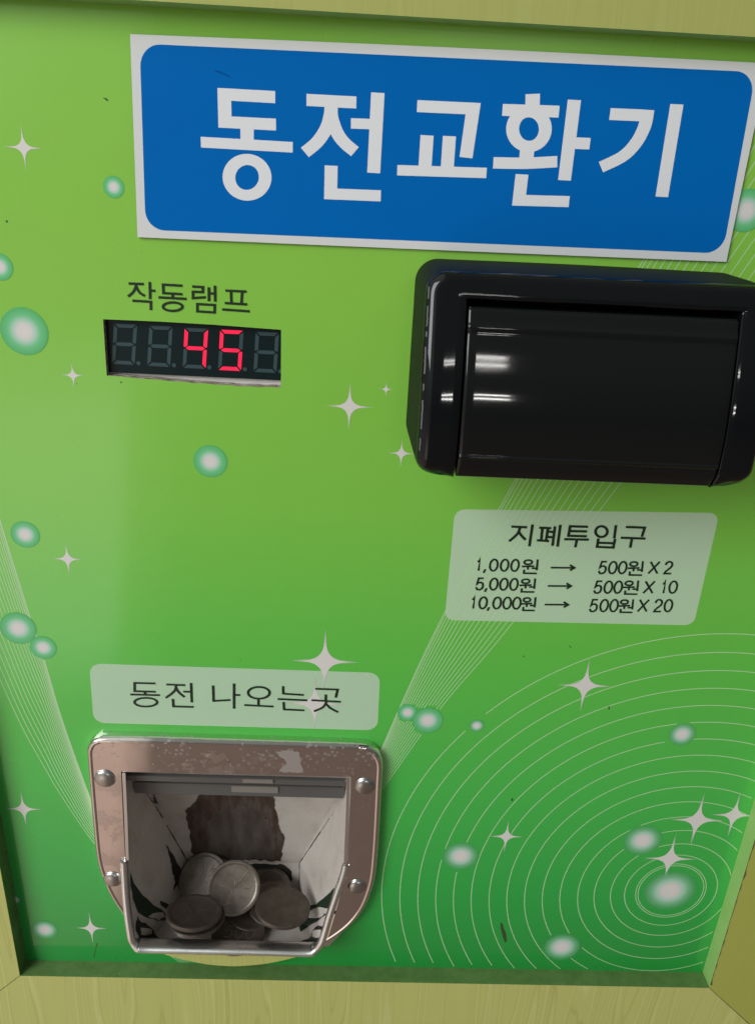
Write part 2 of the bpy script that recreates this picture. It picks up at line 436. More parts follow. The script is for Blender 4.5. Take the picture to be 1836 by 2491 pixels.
bundle([(890, 1900), (932, 1812), (976, 1712), (1056, 1540), (1223, 1220), (1559, 640), (1700, 420), (1790, 250)],
       [(860, 2010), (934, 1914), (1075, 1718), (1226, 1540), (1474, 1220), (1890, 660), (2050, 440), (2160, 260)], 17, 1.35)
mb.build('line_bundle', m_line, panel); mb = MB()
bundle([(-60, 1060), (0, 1262), (69, 1485), (109, 1606), (150, 1745), (214, 1925), (260, 2040)],
       [(-90, 1440), (0, 1650), (58, 1775), (110, 1868), (147, 1931), (225, 2045), (290, 2110)], 18, 1.45)
mb.build('line_bundle', m_line, panel); mb = MB()
bundle([(415, 2325), (440, 2342)], [(440, 2327), (462, 2343)], 4, 1)
mb.build('line_bundle', m_line, panel)

# bubbles
for i, (c, r, s) in enumerate(BW):
    mb = MB(); disc_fan(mb, Vector((c.x, -.10 - .004 * i, c.z)), r, r, 48); mb.build('printed_bubble', m_bubs if s else m_bub, panel)

# four-pointed stars
stars = [(58, 359, 51, 60), (178, 913, 32, 36), (850, 989, 62, 63), (939, 947, 20, 22), (976, 1103, 36, 40), (165, 1360, 42, 44), (790, 1609, 90, 83),
         (766, 1712, 85, 70), (1422, 1668, 73, 68), (1231, 2035, 45, 42), (1695, 1995, 72, 68), (1784, 1983, 60, 58), (1628, 2089, 70, 62), (58, 1968, 50, 46), (222, 2258, 42, 42)]
mb = MB()
for i, (px, py, hx, hy) in enumerate(stars):
    mb = MB(); c = P(px, py, -.06); rx_ = (P(px + hx, py, -.06) - c).length; rz_ = (P(px, py + hy, -.06) - c).length
    vs = [Vector((c.x, -.06, c.z))]; uv = [(0, 0)]
    n = 64
    for ring in (.25, .5, .75, 1.0):
        for k in range(n):
            a = 2 * math.pi * k / n
            ca, sa = abs(math.cos(a)), abs(math.sin(a))
            r = 1 / ((ca ** .385 + sa ** .385) ** (1 / .385)) if min(ca, sa) > 1e-6 else 1
            r = max(r, .0)
            vs.append(Vector((c.x + rx_ * r * ring * math.cos(a), -.06, c.z + rz_ * r * ring * math.sin(a))))
            uv.append((r * ring * math.cos(a), r * ring * math.sin(a)))
    fs = [(0, 1 + k, 1 + (k + 1) % n) for k in range(n)]
    for q in range(3):
        a = 1 + q * n; bb = a + n
        fs += [(a + k, bb + k, bb + (k + 1) % n, a + (k + 1) % n) for k in range(n)]
    mb.add(vs, fs, uv); mb.build('printed_star', m_star, panel)

# stains and scuffs on the film
mb = MB()
m_stain = mat('brown_stain', (.045, .075, .025), .7)[0]
def blot(px, py, pts, y=-.07):
    base = [P(px + x, py + yy, y) for x, yy in pts]
    vs, fs = fillpoly(base); mk('stain', vs, fs, m_stain, panel)
blot(1222, 2268, [(-6, -24), (0, -20), (3, -8), (8, 2), (10, 22), (6, 25), (1, 14), (-2, 2), (-5, -10)])
blot(258, 241, [(-8, -4), (2, -2), (6, 4), (3, 5), (-3, 0)])
blot(1386, 1572, [(-3, -4), (0, 0), (3, 5), (-1, 2)]); blot(1272, 1596, [(-2, -1), (3, 0), (2, 3)]); blot(1480, 1722, [(-1, -4), (1, -4), (2, 4), (-1, 5)])
blot(1245, 1945, [(-2, -3), (2, -2), (2, 4), (-2, 3)]); blot(232, 2312, [(4, -18), (6, -16), (1, 0), (-2, 16), (-4, 16), (0, 0)]); blot(17, 538, [(-2, -2), (3, -1), (2, 3), (-2, 3)])
blot(295, 930, [(-2, -2), (1, -2), (2, 1), (-1, 2)]); blot(537, 254, [(-1, -1), (1, -1), (1, 1), (-1, 1)]); blot(187, 934, [(-1, -2), (2, -1), (1, 2)])

# ------------------------------------------------------------------ lettering
def stroke_set(Z, y, strokes, wx, wz, name, m, parent, step=.004, seg=28):
    """strokes: lists of (x,y) zoom pixels; ('o',cx,cy,rx,ry[,w]) is a ring; ('c',...) a smoothed path"""
    mb = MB()
    for i, s in enumerate(strokes):
        yy = y - step * (i % 14)
        k = 1.0
        if s[0] == 'o':
            _, cx, cy, rx_, ry_ = s[:5]
            pts = [Z(cx + rx_ * math.cos(2 * math.pi * q / seg), cy + ry_ * math.sin(2 * math.pi * q / seg), y) for q in range(seg)]
            pts = [Vector((p.x, yy, p.z)) for p in pts]
            if len(s) > 5: k = s[5]
            ribbon(mb, pts, wx * k, wz * k, closed=True)
        elif s[0] == 'b':      # closed box path
            pts = [Z(px, py, y) for px, py in s[1:]]; ribbon(mb, [Vector((p.x, yy, p.z)) for p in pts], wx, wz, closed=True)
        else:
            pp = s[1:] if s[0] in ('c', 'w') else s
            if s[0] == 'w': k = pp[0]; pp = pp[1:]
            pts = [Z(px, py, y) for px, py in pp]
            if s[0] == 'c': pts = smoothpts(pts, 8)
            ribbon(mb, [Vector((p.x, yy, p.z)) for p in pts], wx * k, wz * k)
    return mb.build(name, m, parent)

# ------------------------------------------------------------------ sign
SY = -1.0
S0 = [P(317, 83, SY), P(1867, 154, SY), P(1765.5, 637, SY), P(335, 577, SY)]
def edge(a, b, n, bow):
    return [a.lerp(b, k / n) + Vector((0, 0, bow * math.sin(math.pi * k / n))) for k in range(n)]
so = edge(S0[0], S0[1], 12, .35) + edge(S0[1], S0[2], 3, 0) + edge(S0[2], S0[3], 12, -.1) + edge(S0[3], S0[0], 3, 0)
vs, fs = fillpoly(so); mb = MB(); mb.add(vs, fs, m=0); walls(mb, list(reversed(so)), SY, -0.05, m=1)
sign = mb.build('sign_plate', [m_white, m_gap])
z2 = lambda x, y: (x + 1520, y)
c4 = [Zs(83, 95, SY - .03), Zs(*z2(1655, 238), SY - .03), Zs(*z2(1488, 1150), SY - .03), Zs(113, 1030, SY - .03)]
bq = rquad(c4, 6.2)
vs, fs = fillpoly(bq); mk('blue_field', vs, fs, m_blue, sign)
sx = [
 [(763, 364), (508, 350), (511, 489), (767, 502)], [(622, 500), (622, 590)], ('w', .92, (390, 590), (851, 616)), ('o', 622, 767, 91, 90, .97),
 [(920, 378), (1170, 391)], ('c', (1043, 395), (1041, 450), (1020, 520), (975, 588), (912, 642)), ('c', (1043, 440), (1050, 480), (1075, 545), (1110, 593), (1163, 638)),
 [(1278, 342), (1257, 745)], ('w', .88, (1143, 496), (1262, 500)), [(1044, 708), (1041, 850), (1293, 860)],
 [(1475, 409), z2(236, 422), z2(200, 668)], [z2(5, 556), z2(-6, 720)], [z2(117, 560), z2(106, 720)], ('w', .92, (1375, 731), z2(303, 745)),
 ('w', 1.08, z2(535, 348), z2(534, 415)), [z2(383, 428), z2(667, 437)], ('o', z2(0, 0)[0] + 516, 524, 82, 88, .98), ('w', 1.1, z2(507, 618), z2(503, 680)), ('c', z2(337, 694), z2(500, 696), z2(658, 688)),
 [z2(744, 378), z2(694, 782)], [z2(715, 594), z2(822, 598)], [z2(481, 752), z2(466, 882), z2(718, 889)],
 [z2(922, 449), z2(1085, 456)], ('c', z2(1112, 428), z2(1096, 510), z2(1052, 595), z2(985, 662), z2(877, 716)), [z2(1258, 400), z2(1182, 865)],
]
# widths: vertical strokes about 66 zoom px, horizontal about 58
wv = (Zs(866, 600) - Zs(800, 600)).length; wh = (Zs(800, 658) - Zs(800, 600)).length
stroke_set(Zs, SY - .05, sx, wv, wh, 'sign_lettering', m_letter, sign, seg=48)
mb = MB(); base = [Zs(x, y, SY - .045) for x, y in ((455, 228), (490, 235), (535, 258), (540, 266), (500, 248), (470, 238))]
vs, fs = fillpoly(base); mb.add(vs, fs); mb.build('scuff', mat('blue_scuff', (.0, .085, .34), .6, spec=.05)[0], sign)

# ------------------------------------------------------------------ lamp caption and label boxes
cap = [
 [(308, 98), (430, 103)], ('c', (370, 100), (362, 135), (340, 172), (303, 203)), ('c', (372, 125), (385, 155), (405, 178), (440, 198)), [(478, 85), (481, 224)], [(480, 155), (523, 157)], [(338, 236), (487, 245), (487, 312)],
 [(740, 116), (585, 107), (588, 175), (740, 184)], [(662, 180), (662, 215)], [(548, 209), (773, 222)], ('o', 662, 284, 78, 34),
 [(818, 122), (905, 127), (903, 167), (825, 164), (825, 215), (928, 208)], [(952, 128), (953, 240)], [(952, 176), (1000, 179)], [(1001, 115), (1003, 244)], ('b', (860, 263), (1000, 271), (998, 331), (860, 322)),
 [(1085, 155), (1255, 163)], [(1130, 160), (1133, 258)], [(1220, 165), (1213, 263)], [(1080, 255), (1260, 266)], [(1058, 306), (1280, 322)]]
capo = stroke_set(Zl, -.15, cap, .93, .84, 'lamp_caption', m_ink, panel)

def label_box(Z, corners, r, name):
    vs, fs = fillpoly(rquad([Z(x, y, -.015) for x, y in corners], r)); return mk(name, vs, fs, m_box)
boxc = label_box(Zc, ((38, 52), (1575, 102), (1560, 406), (62, 366)), 5.0, 'coin_outlet_label')
boxc['label'] = 'pale label above the coin cup'
lc = [
 [(388, 158), (278, 155), (278, 199), (390, 202)], [(333, 200), (333, 217)], [(255, 216), (412, 220)], ('o', 337, 257, 60, 23),
 [(445, 163), (545, 167)], ('c', (497, 166), (488, 198), (442, 234)), ('c', (496, 180), (512, 205), (542, 230)), [(576, 155), (580, 258)], [(535, 201), (577, 202)], [(480, 240), (483, 279), (590, 282)],
 [(692, 168), (695, 250), (784, 245)], [(803, 158), (803, 291)], [(803, 218), (835, 219)],
 ('o', 934, 207, 57, 31), [(932, 240), (932, 277)], [(857, 272), (1012, 280)],
 [(1062, 172), (1063, 212), (1172, 219)], [(1033, 240), (1190, 247)], [(1065, 256), (1067, 295), (1175, 300)],
 [(1232, 186), (1350, 190), (1340, 233)], [(1288, 216), (1287, 250)], [(1212, 246), (1367, 255)], ('c', (1291, 255), (1272, 283), (1225, 305)), ('c', (1290, 266), (1312, 288), (1353, 310))]
stroke_set(Zc, -.15, lc, 1.10, .95, 'label_lettering', m_ink, boxc)
boxb = label_box(Zb, ((106, 43), (1580, 64), (1436, 691), (48, 662)), 4.0, 'bill_slot_label')
boxb['label'] = 'pale exchange rate label under the black bill slot'
lb = [
 [(420, 140), (508, 144)], ('c', (470, 142), (452, 182), (407, 222)), ('c', (460, 168), (478, 192), (500, 214)), [(538, 128), (520, 250)],
 [(575, 146), (642, 149)], [(593, 148), (586, 216)], [(624, 150), (613, 216)], [(562, 216), (630, 221)], [(663, 138), (649, 247)], [(693, 130), (677, 252)], [(630, 168), (661, 171)], [(620, 197), (656, 200)],
 [(847, 141), (747, 138), (738, 191), (840, 194)], [(743, 165), (842, 167)], [(714, 210), (852, 213)], [(785, 213), (776, 256)],
 ('o', 922, 168, 33, 30), [(1003, 132), (993, 206)], [(905, 206), (897, 253), (988, 257), (998, 208)], [(902, 230), (992, 233)],
 [(1058, 142), (1163, 146), (1147, 197)], [(1030, 202), (1168, 207)], [(1092, 205), (1082, 258)]]
stroke_set(Zb, -.15, lb, 1.10, 1.0, 'label_title', m_ink, boxb)
def dig(ch, cx, yb, h=64, w=44, sl=.13):
    """strokes of one figure; cx centre, yb baseline"""
    X = lambda u, v: (cx + (u - .5) * w + sl * v * h - sl * h * .5, yb - v * h)
    if ch == '0':
        pts = []
        for q in range(21):
            a = 2 * math.pi * q / 20; pts.append(X(.5 + .46 * math.cos(a), .5 + .5 * math.sin(a)))
        return [pts]
    if ch == '1': return [[X(.18, .76), X(.5, .84), X(.6, 1.0), X(.6, 0)]]
    if ch == '2': return [[X(.08, .72), X(.14, .88), X(.32, .99), X(.58, 1.0), X(.80, .9), X(.88, .72), X(.78, .54), X(.5, .36), X(.2, .18), X(.08, .0), X(.92, 0)]]
    if ch == '5': return [[X(.86, 1.0), X(.26, 1.0), X(.14, .50), X(.32, .62), X(.58, .64), X(.82, .54), X(.90, .32), X(.80, .10), X(.54, 0), X(.24, .02), X(.06, .22)]]
    if ch == ',': return [[X(.45, .06), X(.52, .06), X(.40, -.18)]]
    if ch == 'X': return [[X(0, 0), X(1, 1)], [X(0.05, 1), X(.95, 0)]]
    return []
def won(x0, y0, x1, y1, sl=.10):
    w = x1 - x0; h = y1 - y0
    X = lambda u, v: (x0 + u * w + sl * (.5 - v) * h, y0 + v * h)
    ring = [X(.36 + .24 * math.cos(2 * math.pi * q / 18), .20 + .15 * math.sin(2 * math.pi * q / 18)) for q in range(19)]
    return [ring, [X(0.0, .50), X(.74, .47)], [X(.38, .50), X(.38, .72)], [X(.60, .62), X(.90, .62)], [X(.92, .0), X(.92, .76)], [X(.16, .72), X(.16, .97), X(.95, .99)]]
def arrow(x0, x1, y): return [[(x0, y), (x1, y + 1)], [(x1 - 26, y - 15), (x1, y + 1), (x1 - 26, y + 16)]]
rates = []
for lst, yb, sc in (([('1', 238), (',', 275), ('0', 322), ('0', 382), ('0', 440)], 388, 1), ([('5', 245), (',', 282), ('0', 322), ('0', 378), ('0', 434)], 494, 1), ([('1', 208), ('0', 262), (',', 296), ('0', 340), ('0', 396), ('0', 450)], 599, 1)):
    for ch, cx in lst: rates += dig(ch, cx, yb - (cx - 400) * -.012, w=26 if ch == '1' else 46)
for lst, yb in (([('5', 930), ('0', 985), ('0', 1040), ('X', 1215), ('2', 1297)], 402), ([('5', 904), ('0', 960), ('0', 1015), ('X', 1187), ('1', 1270), ('0', 1322)], 511), ([('5', 880), ('0', 937), ('0', 992), ('X', 1155), ('2', 1240), ('0', 1295)], 614)):
    for ch, cx in lst: rates += dig(ch, cx, yb, h=66, w=54 if ch == 'X' else (26 if ch == '1' else 46), sl=.17)
for bx in ((478, 323, 570, 402), (465, 430, 556, 506), (475, 534, 557, 609), (1068, 333, 1156, 412), (1042, 441, 1130, 518), (1017, 546, 1102, 620)): rates += won(*bx)
rates += arrow(640, 772, 369) + arrow(623, 753, 471) + arrow(606, 737, 575)
stroke_set(Zb, -.15, rates, .84, .77, 'rate_lettering', m_ink, boxb)

# ------------------------------------------------------------------ digital display
DY = 2.6
dq = [Zl(x, y, DY) for x, y in ((40, 330), (1640, 425), (1640, 882), (40, 805))]
dbot = Zl(700, 845, DY).z
disp = MB(); vs, fs = fillpoly(dq); disp.add(vs, fs)
display = disp.build('digital_display', m_led)
def seg_poly(a, b, w, y):
    """bevel-ended bar from a to b (zoom px), thickness w px"""
    dx, dy = b[0] - a[0], b[1] - a[1]; L = math.hypot(dx, dy); ux, uy = dx / L, dy / L; nx, ny = -uy, ux
    h = w / 2
    pts = [(a[0], a[1]), (a[0] + ux * h + nx * h, a[1] + uy * h + ny * h), (b[0] - ux * h + nx * h, b[1] - uy * h + ny * h), (b[0], b[1]), (b[0] - ux * h - nx * h, b[1] - uy * h - ny * h), (a[0] + ux * h - nx * h, a[1] + uy * h - ny * h)]
    return pts
LIT = {2: 'fgbc', 3: 'afgcd'}
for n in range(5):
    ox, oy = n * 284.5, n * 16.2
    TL, TR, BR, BL = (190, 420), (379, 428), (358, 753), (172, 744)
    t_ = 30
    def at(u, v): # bilinear inside the digit, u 0..1, v 0..1
        x = (TL[0] * (1 - u) + TR[0] * u) * (1 - v) + (BL[0] * (1 - u) + BR[0] * u) * v
        y = (TL[1] * (1 - u) + TR[1] * u) * (1 - v) + (BL[1] * (1 - u) + BR[1] * u) * v
        return (x + ox, y + oy)
    du, dv = t_ / 188, t_ / 325
    polys = {  # trapezoids like a real seven-segment display
     'a': [(.03, 0), (.97, 0), (.97 - du, dv), (.03 + du, dv)],
     'd': [(.03 + du, 1 - dv), (.97 - du, 1 - dv), (.97, 1), (.03, 1)],
     'f': [(0, .02), (du, .02 + dv), (du, .5 - dv * .55), (.03, .485), (0, .46)],
     'e': [(.03, .515), (du, .5 + dv * .55), (du, .98 - dv), (0, .98), (0, .54)],
     'b': [(1 - du, .02 + dv), (1, .02), (1, .46), (.97, .485), (1 - du, .5 - dv * .55)],
     'c': [(1 - du, .5 + dv * .55), (.97, .515), (1, .54), (1, .98), (1 - du, .98 - dv)],
     'g': [(.07, .5), (.04 + du, .5 - dv * .5), (.96 - du, .5 - dv * .5), (.93, .5), (.96 - du, .5 + dv * .5), (.04 + du, .5 + dv * .5)]}
    mb = MB()
    for k, pl in polys.items():
        pts = [Zl(*at(u, v), DY - .08) for u, v in pl]
        cen = sum(pts, Vector()) / len(pts)
        pts = [cen + (p - cen) * (.965) for p in pts]
        vs, fs = fillpoly(pts); mb.add(vs, fs, m=1 if k in LIT.get(n, '') else 0)
    c = Zl(388 + ox, 739 + oy, DY - .08); disc_fan(mb, c, .75, .75, 18, rings=1)
    do = mb.build('digit', [m_seg, m_lit], display)
    if n == 2: do['label'] = 'display digit lit red as 4'
    if n == 3: do['label'] = 'display digit lit red as 5'

# ------------------------------------------------------------------ frame rails
RW = 75.0
def rail(inner_a, inner_b, outer_a, outer_b, m, name='frame_rail', mret=m_ret):
    """mitred board: front face, return down to the panel"""
    mb = MB()
    fr = [Vector((p[0], -RD, p[1])) for p in (inner_a, inner_b, outer_b, outer_a)]
    mb.add(fr + [Vector((p.x, 6, p.z)) for p in fr], [(0, 1, 2, 3), (3, 2, 6, 7), (0, 3, 7, 4), (2, 1, 5, 6)], m=0)
    ia, ib = fr[0], fr[1]
    mb.add([ia, ib, Vector((ib.x, .5, ib.z)), Vector((ia.x, .5, ia.z))], [(0, 3, 2, 1)], m=1)
    return mb.build(name, [m, mret])
g_ = .18
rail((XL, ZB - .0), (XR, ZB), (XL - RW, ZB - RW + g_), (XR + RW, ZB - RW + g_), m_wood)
rail((XR, ZB + .3), (XR, ZT), (XR + RW, ZB - RW + .9), (XR + RW, ZT + RW), m_wood_side, mret=m_ret_lit)
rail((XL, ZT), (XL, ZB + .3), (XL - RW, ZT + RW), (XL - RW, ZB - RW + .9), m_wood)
rail((XR, ZT + .3), (XL, ZT + .3), (XR + RW, ZT + RW + .6), (XL - RW, ZT + RW + .6), m_wood_top, mret=m_ret_lit)
# dark joint behind the mitres
mb = MB()
for sx_, x in ((1, XR), (-1, XL)):
    mb = MB(); a = Vector((x, -RD - .03, ZB + .1)); b_ = Vector((x + sx_ * RW, -RD - .03, ZB - RW + .4))
    n_ = Vector((sx_, 0, 1)) * .13
    mb.add([a + n_ * .6, b_ + n_ * 1.3, b_ - n_ * 1.3, a - n_ * .6], [(0, 1, 2, 3)]); mb.build('mitre_gap', m_gap)
# frayed film edge on the right rail
mb = MB(); prev = None; random.seed(3)
zs = [ZB + 2 + i * 1.1 for i in range(170)]
vs = []
for i, z in enumerate(zs):
    w = .20 + 1.1 * max(0, noise.noise(Vector((z * .16, 3.1, 0))) + .16) + random.random() * .10
    vs += [Vector((XR - .02, -RD - .05, z)), Vector((XR + w, -RD - .05, z))]
mb.add(vs, [(2 * i, 2 * i + 1, 2 * i + 3, 2 * i + 2) for i in range(len(zs) - 1)])
mb.build('frayed_edge', m_fray)

# ------------------------------------------------------------------ bill acceptor
acc = MB()
X0, X1, Z1, Z0 = 20.0, 130.6, -22.6, -86.6
XI0, XI1, ZI = 33.0, 118.0, -30.5
pairs = []
def arcp(cx, cz, r, a0, a1, n): return [(cx + r * math.cos(math.radians(a0 + (a1 - a0) * k / n)), cz + r * math.sin(math.radians(a0 + (a1 - a0) * k / n))) for k in range(n + 1)]
ro = 7.0
left_o = [(XI0, Z0), (XI0 - 3, Z0)] + arcp(X0 + ro, Z0 + ro, ro, 270, 180, 10)
left_i = [(XI0, Z0 + .2), (XI0, Z0 + 1.5)] + [(XI0, Z0 + 2 + k * .55) for k in range(11)]
nside = 26
za, zb_ = Z0 + ro, Z1 - ro
side_o = [(X0, za + (zb_ - za) * k / nside) for k in range(1, nside)]
side_i = [(XI0, Z0 + 7.5 + (ZI - 1 - Z0 - 7.5) * k / nside) for k in range(1, nside)]
cor_o = arcp(X0 + ro, Z1 - ro, ro, 180, 90, 10)
cor_i = [(XI0 + .0, ZI - 1 + k * .2) for k in range(5)] + [(XI0 + .3 * k, ZI) for k in range(0, 6)]
xm = (X0 + X1) / 2
top_o = [(X0 + ro + (xm - X0 - ro) * k / 14, Z1) for k in range(1, 15)]
top_i = [(XI0 + 1.8 + (xm - XI0 - 1.8) * k / 14, ZI) for k in range(1, 15)]
Oh = left_o + side_o + cor_o + top_o; Ih = left_i + side_i + cor_i + top_i
O = Oh + [(2 * xm - x, z) for x, z in reversed(Oh[:-1])]
I = Ih + [(XI1 - (x - XI0) if x <= XI0 + 2 else 2 * xm - x, z) for x, z in reversed(Ih[:-1])]
I = Ih + [((XI0 + XI1) - x if x <= XI0 + 2 else x0, z) for (x, z), x0 in zip(reversed(Ih[:-1]), [2 * xm - x for x, z in reversed(Ih[:-1])])]
SK = [(-18, 0.0), (-23, .03), (-25, .11), (-27, .17), (-30, .22), (-40, .245), (-46, .235), (-50, .215), (-55, .195), (-60, .168), (-68, .10), (-76, .02), (-84, -.04), (-96, -.06)]
def slope(z):
    for (a, sa), (b_, sb) in zip(SK[:-1], SK[1:]):
        if b_ <= z <= a: return sa + (sb - sa) * (a - z) / (a - b_)
    return 0
YT = [-33.6]
for _k in range(800): YT.append(YT[-1] - slope(-18 - _k * .1) * .1)
def yfront(z):
    y = YT[max(0, min(len(YT) - 1, int((-18 - z) / .1)))]
    return y + (max(0, -79 - z) / 7.6) ** 2 * 3.4
rings = []
for (ox, oz), (ix, iz) in zip(O, I):
    o = Vector((ox, 0, oz)); i = Vector((ix, 0, iz)); w = (i - o).length; u = (i - o) / max(w, 1e-6)
    cx = Vector((xm, 0, (Z0 + Z1) / 2)); outw = Vector((0, 0, 0))
    outw = -u if w > 3 else Vector((0, 0, -.8))
    prof = []
    zf_ = oz * .3 + iz * .7
    yf = yfront(oz)
    prof.append(Vector((ox, -.0, oz)) + outw * 1.0)
    prof.append(Vector((ox, -4, oz)) + outw * .95)
    prof.append(Vector((ox, -20, oz)) + outw * .5)
    prof.append(Vector((ox, yf + 6, oz)))
    for a in (15, 30, 45, 60, 75, 90):
        r = min(4.2, w * .45); ra = math.radians(a)
        prof.append(Vector((ox, yf + 4.2 - 4.2 * math.sin(ra), oz)) + u * (r * (1 - math.cos(ra))))
    for k in (.55, .75):
        q = o.lerp(i, k); prof.append(Vector((q.x, yfront(oz * (1 - k) + iz * k) , q.z)))
    q = i - u * min(.9, w * .1); yi = yfront(iz)
    prof.append(Vector((q.x, yi, q.z))); prof.append(Vector((i.x - u.x * .2, yi + .3, i.z - u.z * .2))); prof.append(Vector((i.x, yi + 1.1, i.z))); prof.append(Vector((i.x, -24, i.z)))
    rings.append(prof)
vs = [p for r in rings for p in r]; k = len(rings[0])
fs = [(i * k + j, i * k + j + 1, (i + 1) * k + j + 1, (i + 1) * k + j) for i in range(len(rings) - 1) for j in range(k - 1)]
acc.add(vs, fs)
acc.fm = [2 if (q % (k - 1)) < 4 else 0 for q in range(len(fs))]
# back of the recess
bz = [Vector((XI0 - .5, -24.5, Z0 + .1)), Vector((XI1 + .5, -24.5, Z0 + .1)), Vector((XI1 + .5, -24.5, ZI + .5)), Vector((XI0 - .5, -24.5, ZI + .5))]
acc.add(bz, [(0, 1, 2, 3)], m=1)
bezel = acc.build('bill_acceptor', [m_black, m_void, m_bside], smooth=True)
def wn(o, ang=40):
    me = o.data; me.set_sharp_from_angle(angle=math.radians(ang))
wn(bezel, 50)
random.seed(21)
for z0, z1 in ((-27.5, -31), (-33, -39), (-40.5, -42), (-45, -53), (-56, -58), (-61, -70), (-73, -77)):  # chipped edge marks, the edge highlight put into their pale colour
    mb = MB(); n = 10; pts = []
    for i in range(n + 1):
        z = z0 + (z1 - z0) * i / n
        pts.append(Vector((X0 + 1.05 + random.uniform(-.07, .07), yfront(z) + 1.02 - .04, z)))
    ribbon(mb, [Vector((p.x, p.y - .12, p.z)) for p in pts], .34 + random.random() * .2, .2); mb.build('edge_chip_glint', m_edge_glint, bezel)
# curved cover
cov = MB()
prof = [(-32.6, -25), (-32.6, yfront(-33) + 1.6), (-32.9, yfront(-33) + .6), (-33.6, yfront(-34) + .1), (-35.2, yfront(-35) - .2), (-37.0, yfront(-37) - .4), (-38.2, yfront(-38) - .9)]
prof += [(-z / 10, yfront(-z / 10) - .5) for z in range(400, 765, 26)]
prof += [(-77.4, yfront(-78) - .5), (-78.0, yfront(-78) - .9), (-78.7, yfront(-78) - .6), (-79.3, yfront(-79) - .0), (-82.0, yfront(-82) + .0), (-85.0, yfront(-85) + .1), (-86.1, yfront(-86) + .6), (-86.6, -34), (-86.7, -20)]
pf = smoothpts([Vector((0, y, z)) for z, y in prof], 4)
xs = [XI0 + .5, XI0 + .55, XI0 + .9, XI0 + 1.5] + [XI0 + 1.5 + (XI1 - XI0 - 3) * k / 24 for k in range(1, 24)] + [XI1 - 1.5, XI1 - .9, XI1 - .55, XI1 - .5]
def rise(x):
    e = min(x - xs[0], xs[-1] - x); return (-.9 if e < .01 else -.45 if e < .1 else -.12 if e < .5 else 0)
vs = []
for x in xs:
    for p in pf:
        vs.append(Vector((x, p.y - rise(x) * 1.0, p.z)))
k = len(pf)
fs = [(i * k + j, i * k + j + 1, (i + 1) * k + j + 1, (i + 1) * k + j) for i in range(len(xs) - 1) for j in range(k - 1)]
cov.add(vs, fs)
for x in (xs[0], xs[-1]):       # side skirts
    side = []
    for p in pf[::1]: side.append(Vector((x, p.y + .9, p.z)))
    n = len(side); cov.add(side + [Vector((x, -24, p.z)) for p in side], [(i, i + 1, n + i + 1, n + i) for i in range(n - 1)])
cover = cov.build('slot_cover', m_black2, bezel, smooth=True); wn(cover, 40)

# ------------------------------------------------------------------ coin cup: chrome plate
PY = -5.0
t_out = [(62, 205), (66, 165), (82, 137), (112, 122), (160, 118), (400, 122), (800, 134), (1200, 146), (1440, 155), (1500, 172), (1535, 205), (1552, 255), (1548, 350), (1538, 550), (1528, 700), (1515, 820), (1490, 910), (1455, 985), (1400, 1055), (1330, 1112), (1265, 1152),
         (1200, 1188), (1130, 1212), (1040, 1235), (950, 1251), (880, 1258), (800, 1262), (700, 1256), (620, 1244), (530, 1224), (440, 1195), (350, 1135), (270, 1045), (215, 970), (170, 895), (138, 820), (118, 760), (105, 690), (92, 560), (76, 380)]
pol = [Zt(x, y, PY) for x, y in t_out]
pol = [p + Vector((0, 0, 0)) for p in pol]
# resample closed smooth outline
pc = pol[-1:] + pol + pol[:2]
outl = []
for i in range(1, len(pc) - 2):
    p0, p1, p2, p3 = pc[i - 1], pc[i], pc[i + 1], pc[i + 2]
    for j in range(4):
        t = j / 4; outl.append(.5 * ((2 * p1) + (p2 - p0) * t + (2 * p0 - 5 * p1 + 4 * p2 - p3) * t * t + (3 * p1 - p0 - 3 * p2 + p3) * t ** 3))
def inset(loop, d):
    n = len(loop); out = []
    A = sum(loop[i].x * loop[(i + 1) % n].z - loop[(i + 1) % n].x * loop[i].z for i in range(n)); s = 1 if A > 0 else -1
    for i in range(n):
        a, p, b_ = loop[i - 1], loop[i], loop[(i + 1) % n]
        d1 = Vector((p.x - a.x, 0, p.z - a.z)); d2 = Vector((b_.x - p.x, 0, b_.z - p.z))
        if d1.length < 1e-6: d1 = d2
        if d2.length < 1e-6: d2 = d1
        d1.normalize(); d2.normalize()
        nn = Vector((-(d1.z + d2.z), 0, (d1.x + d2.x)))
        nn.normalize(); out.append(p + nn * d * s)
    return out
plate = MB()
def loft(mb, loops, m=0, flip=False):
    n = len(loops[0]); vs = [p for l in loops for p in l]
    fs = []
    for r in range(len(loops) - 1):
        for i in range(n):
            j = (i + 1) % n; f = (r * n + i, r * n + j, (r + 1) * n + j, (r + 1) * n + i)
            fs.append(tuple(reversed(f)) if flip else f)
    mb.add(vs, fs, m=m)
def aty(loop, y): return [Vector((p.x, y, p.z)) for p in loop]
A_ = sum(outl[i].x * outl[(i + 1) % len(outl)].z - outl[(i + 1) % len(outl)].x * outl[i].z for i in range(len(outl)))
steps = [(0, -.1), (0, -3.2), (.25, -4.0), (.7, -4.7), (1.3, -5.05), (1.9, -5.1), (2.3, -4.95), (2.7, -4.8)]
loft(plate, [aty(inset(outl, d) if d else outl, y) for d, y in steps], flip=A_ > 0)
hole_px = [(237, 285), (1390, 311), (1386, 500), (1378, 745), (1366, 800), (1312, 1000), (1275, 1120), (1240, 1170), (1200, 1186), (345, 1172), (300, 1150), (285, 1090), (266, 900), (258, 735), (246, 500)]
hole = [Zt(x, y, PY) for x, y in hole_px]
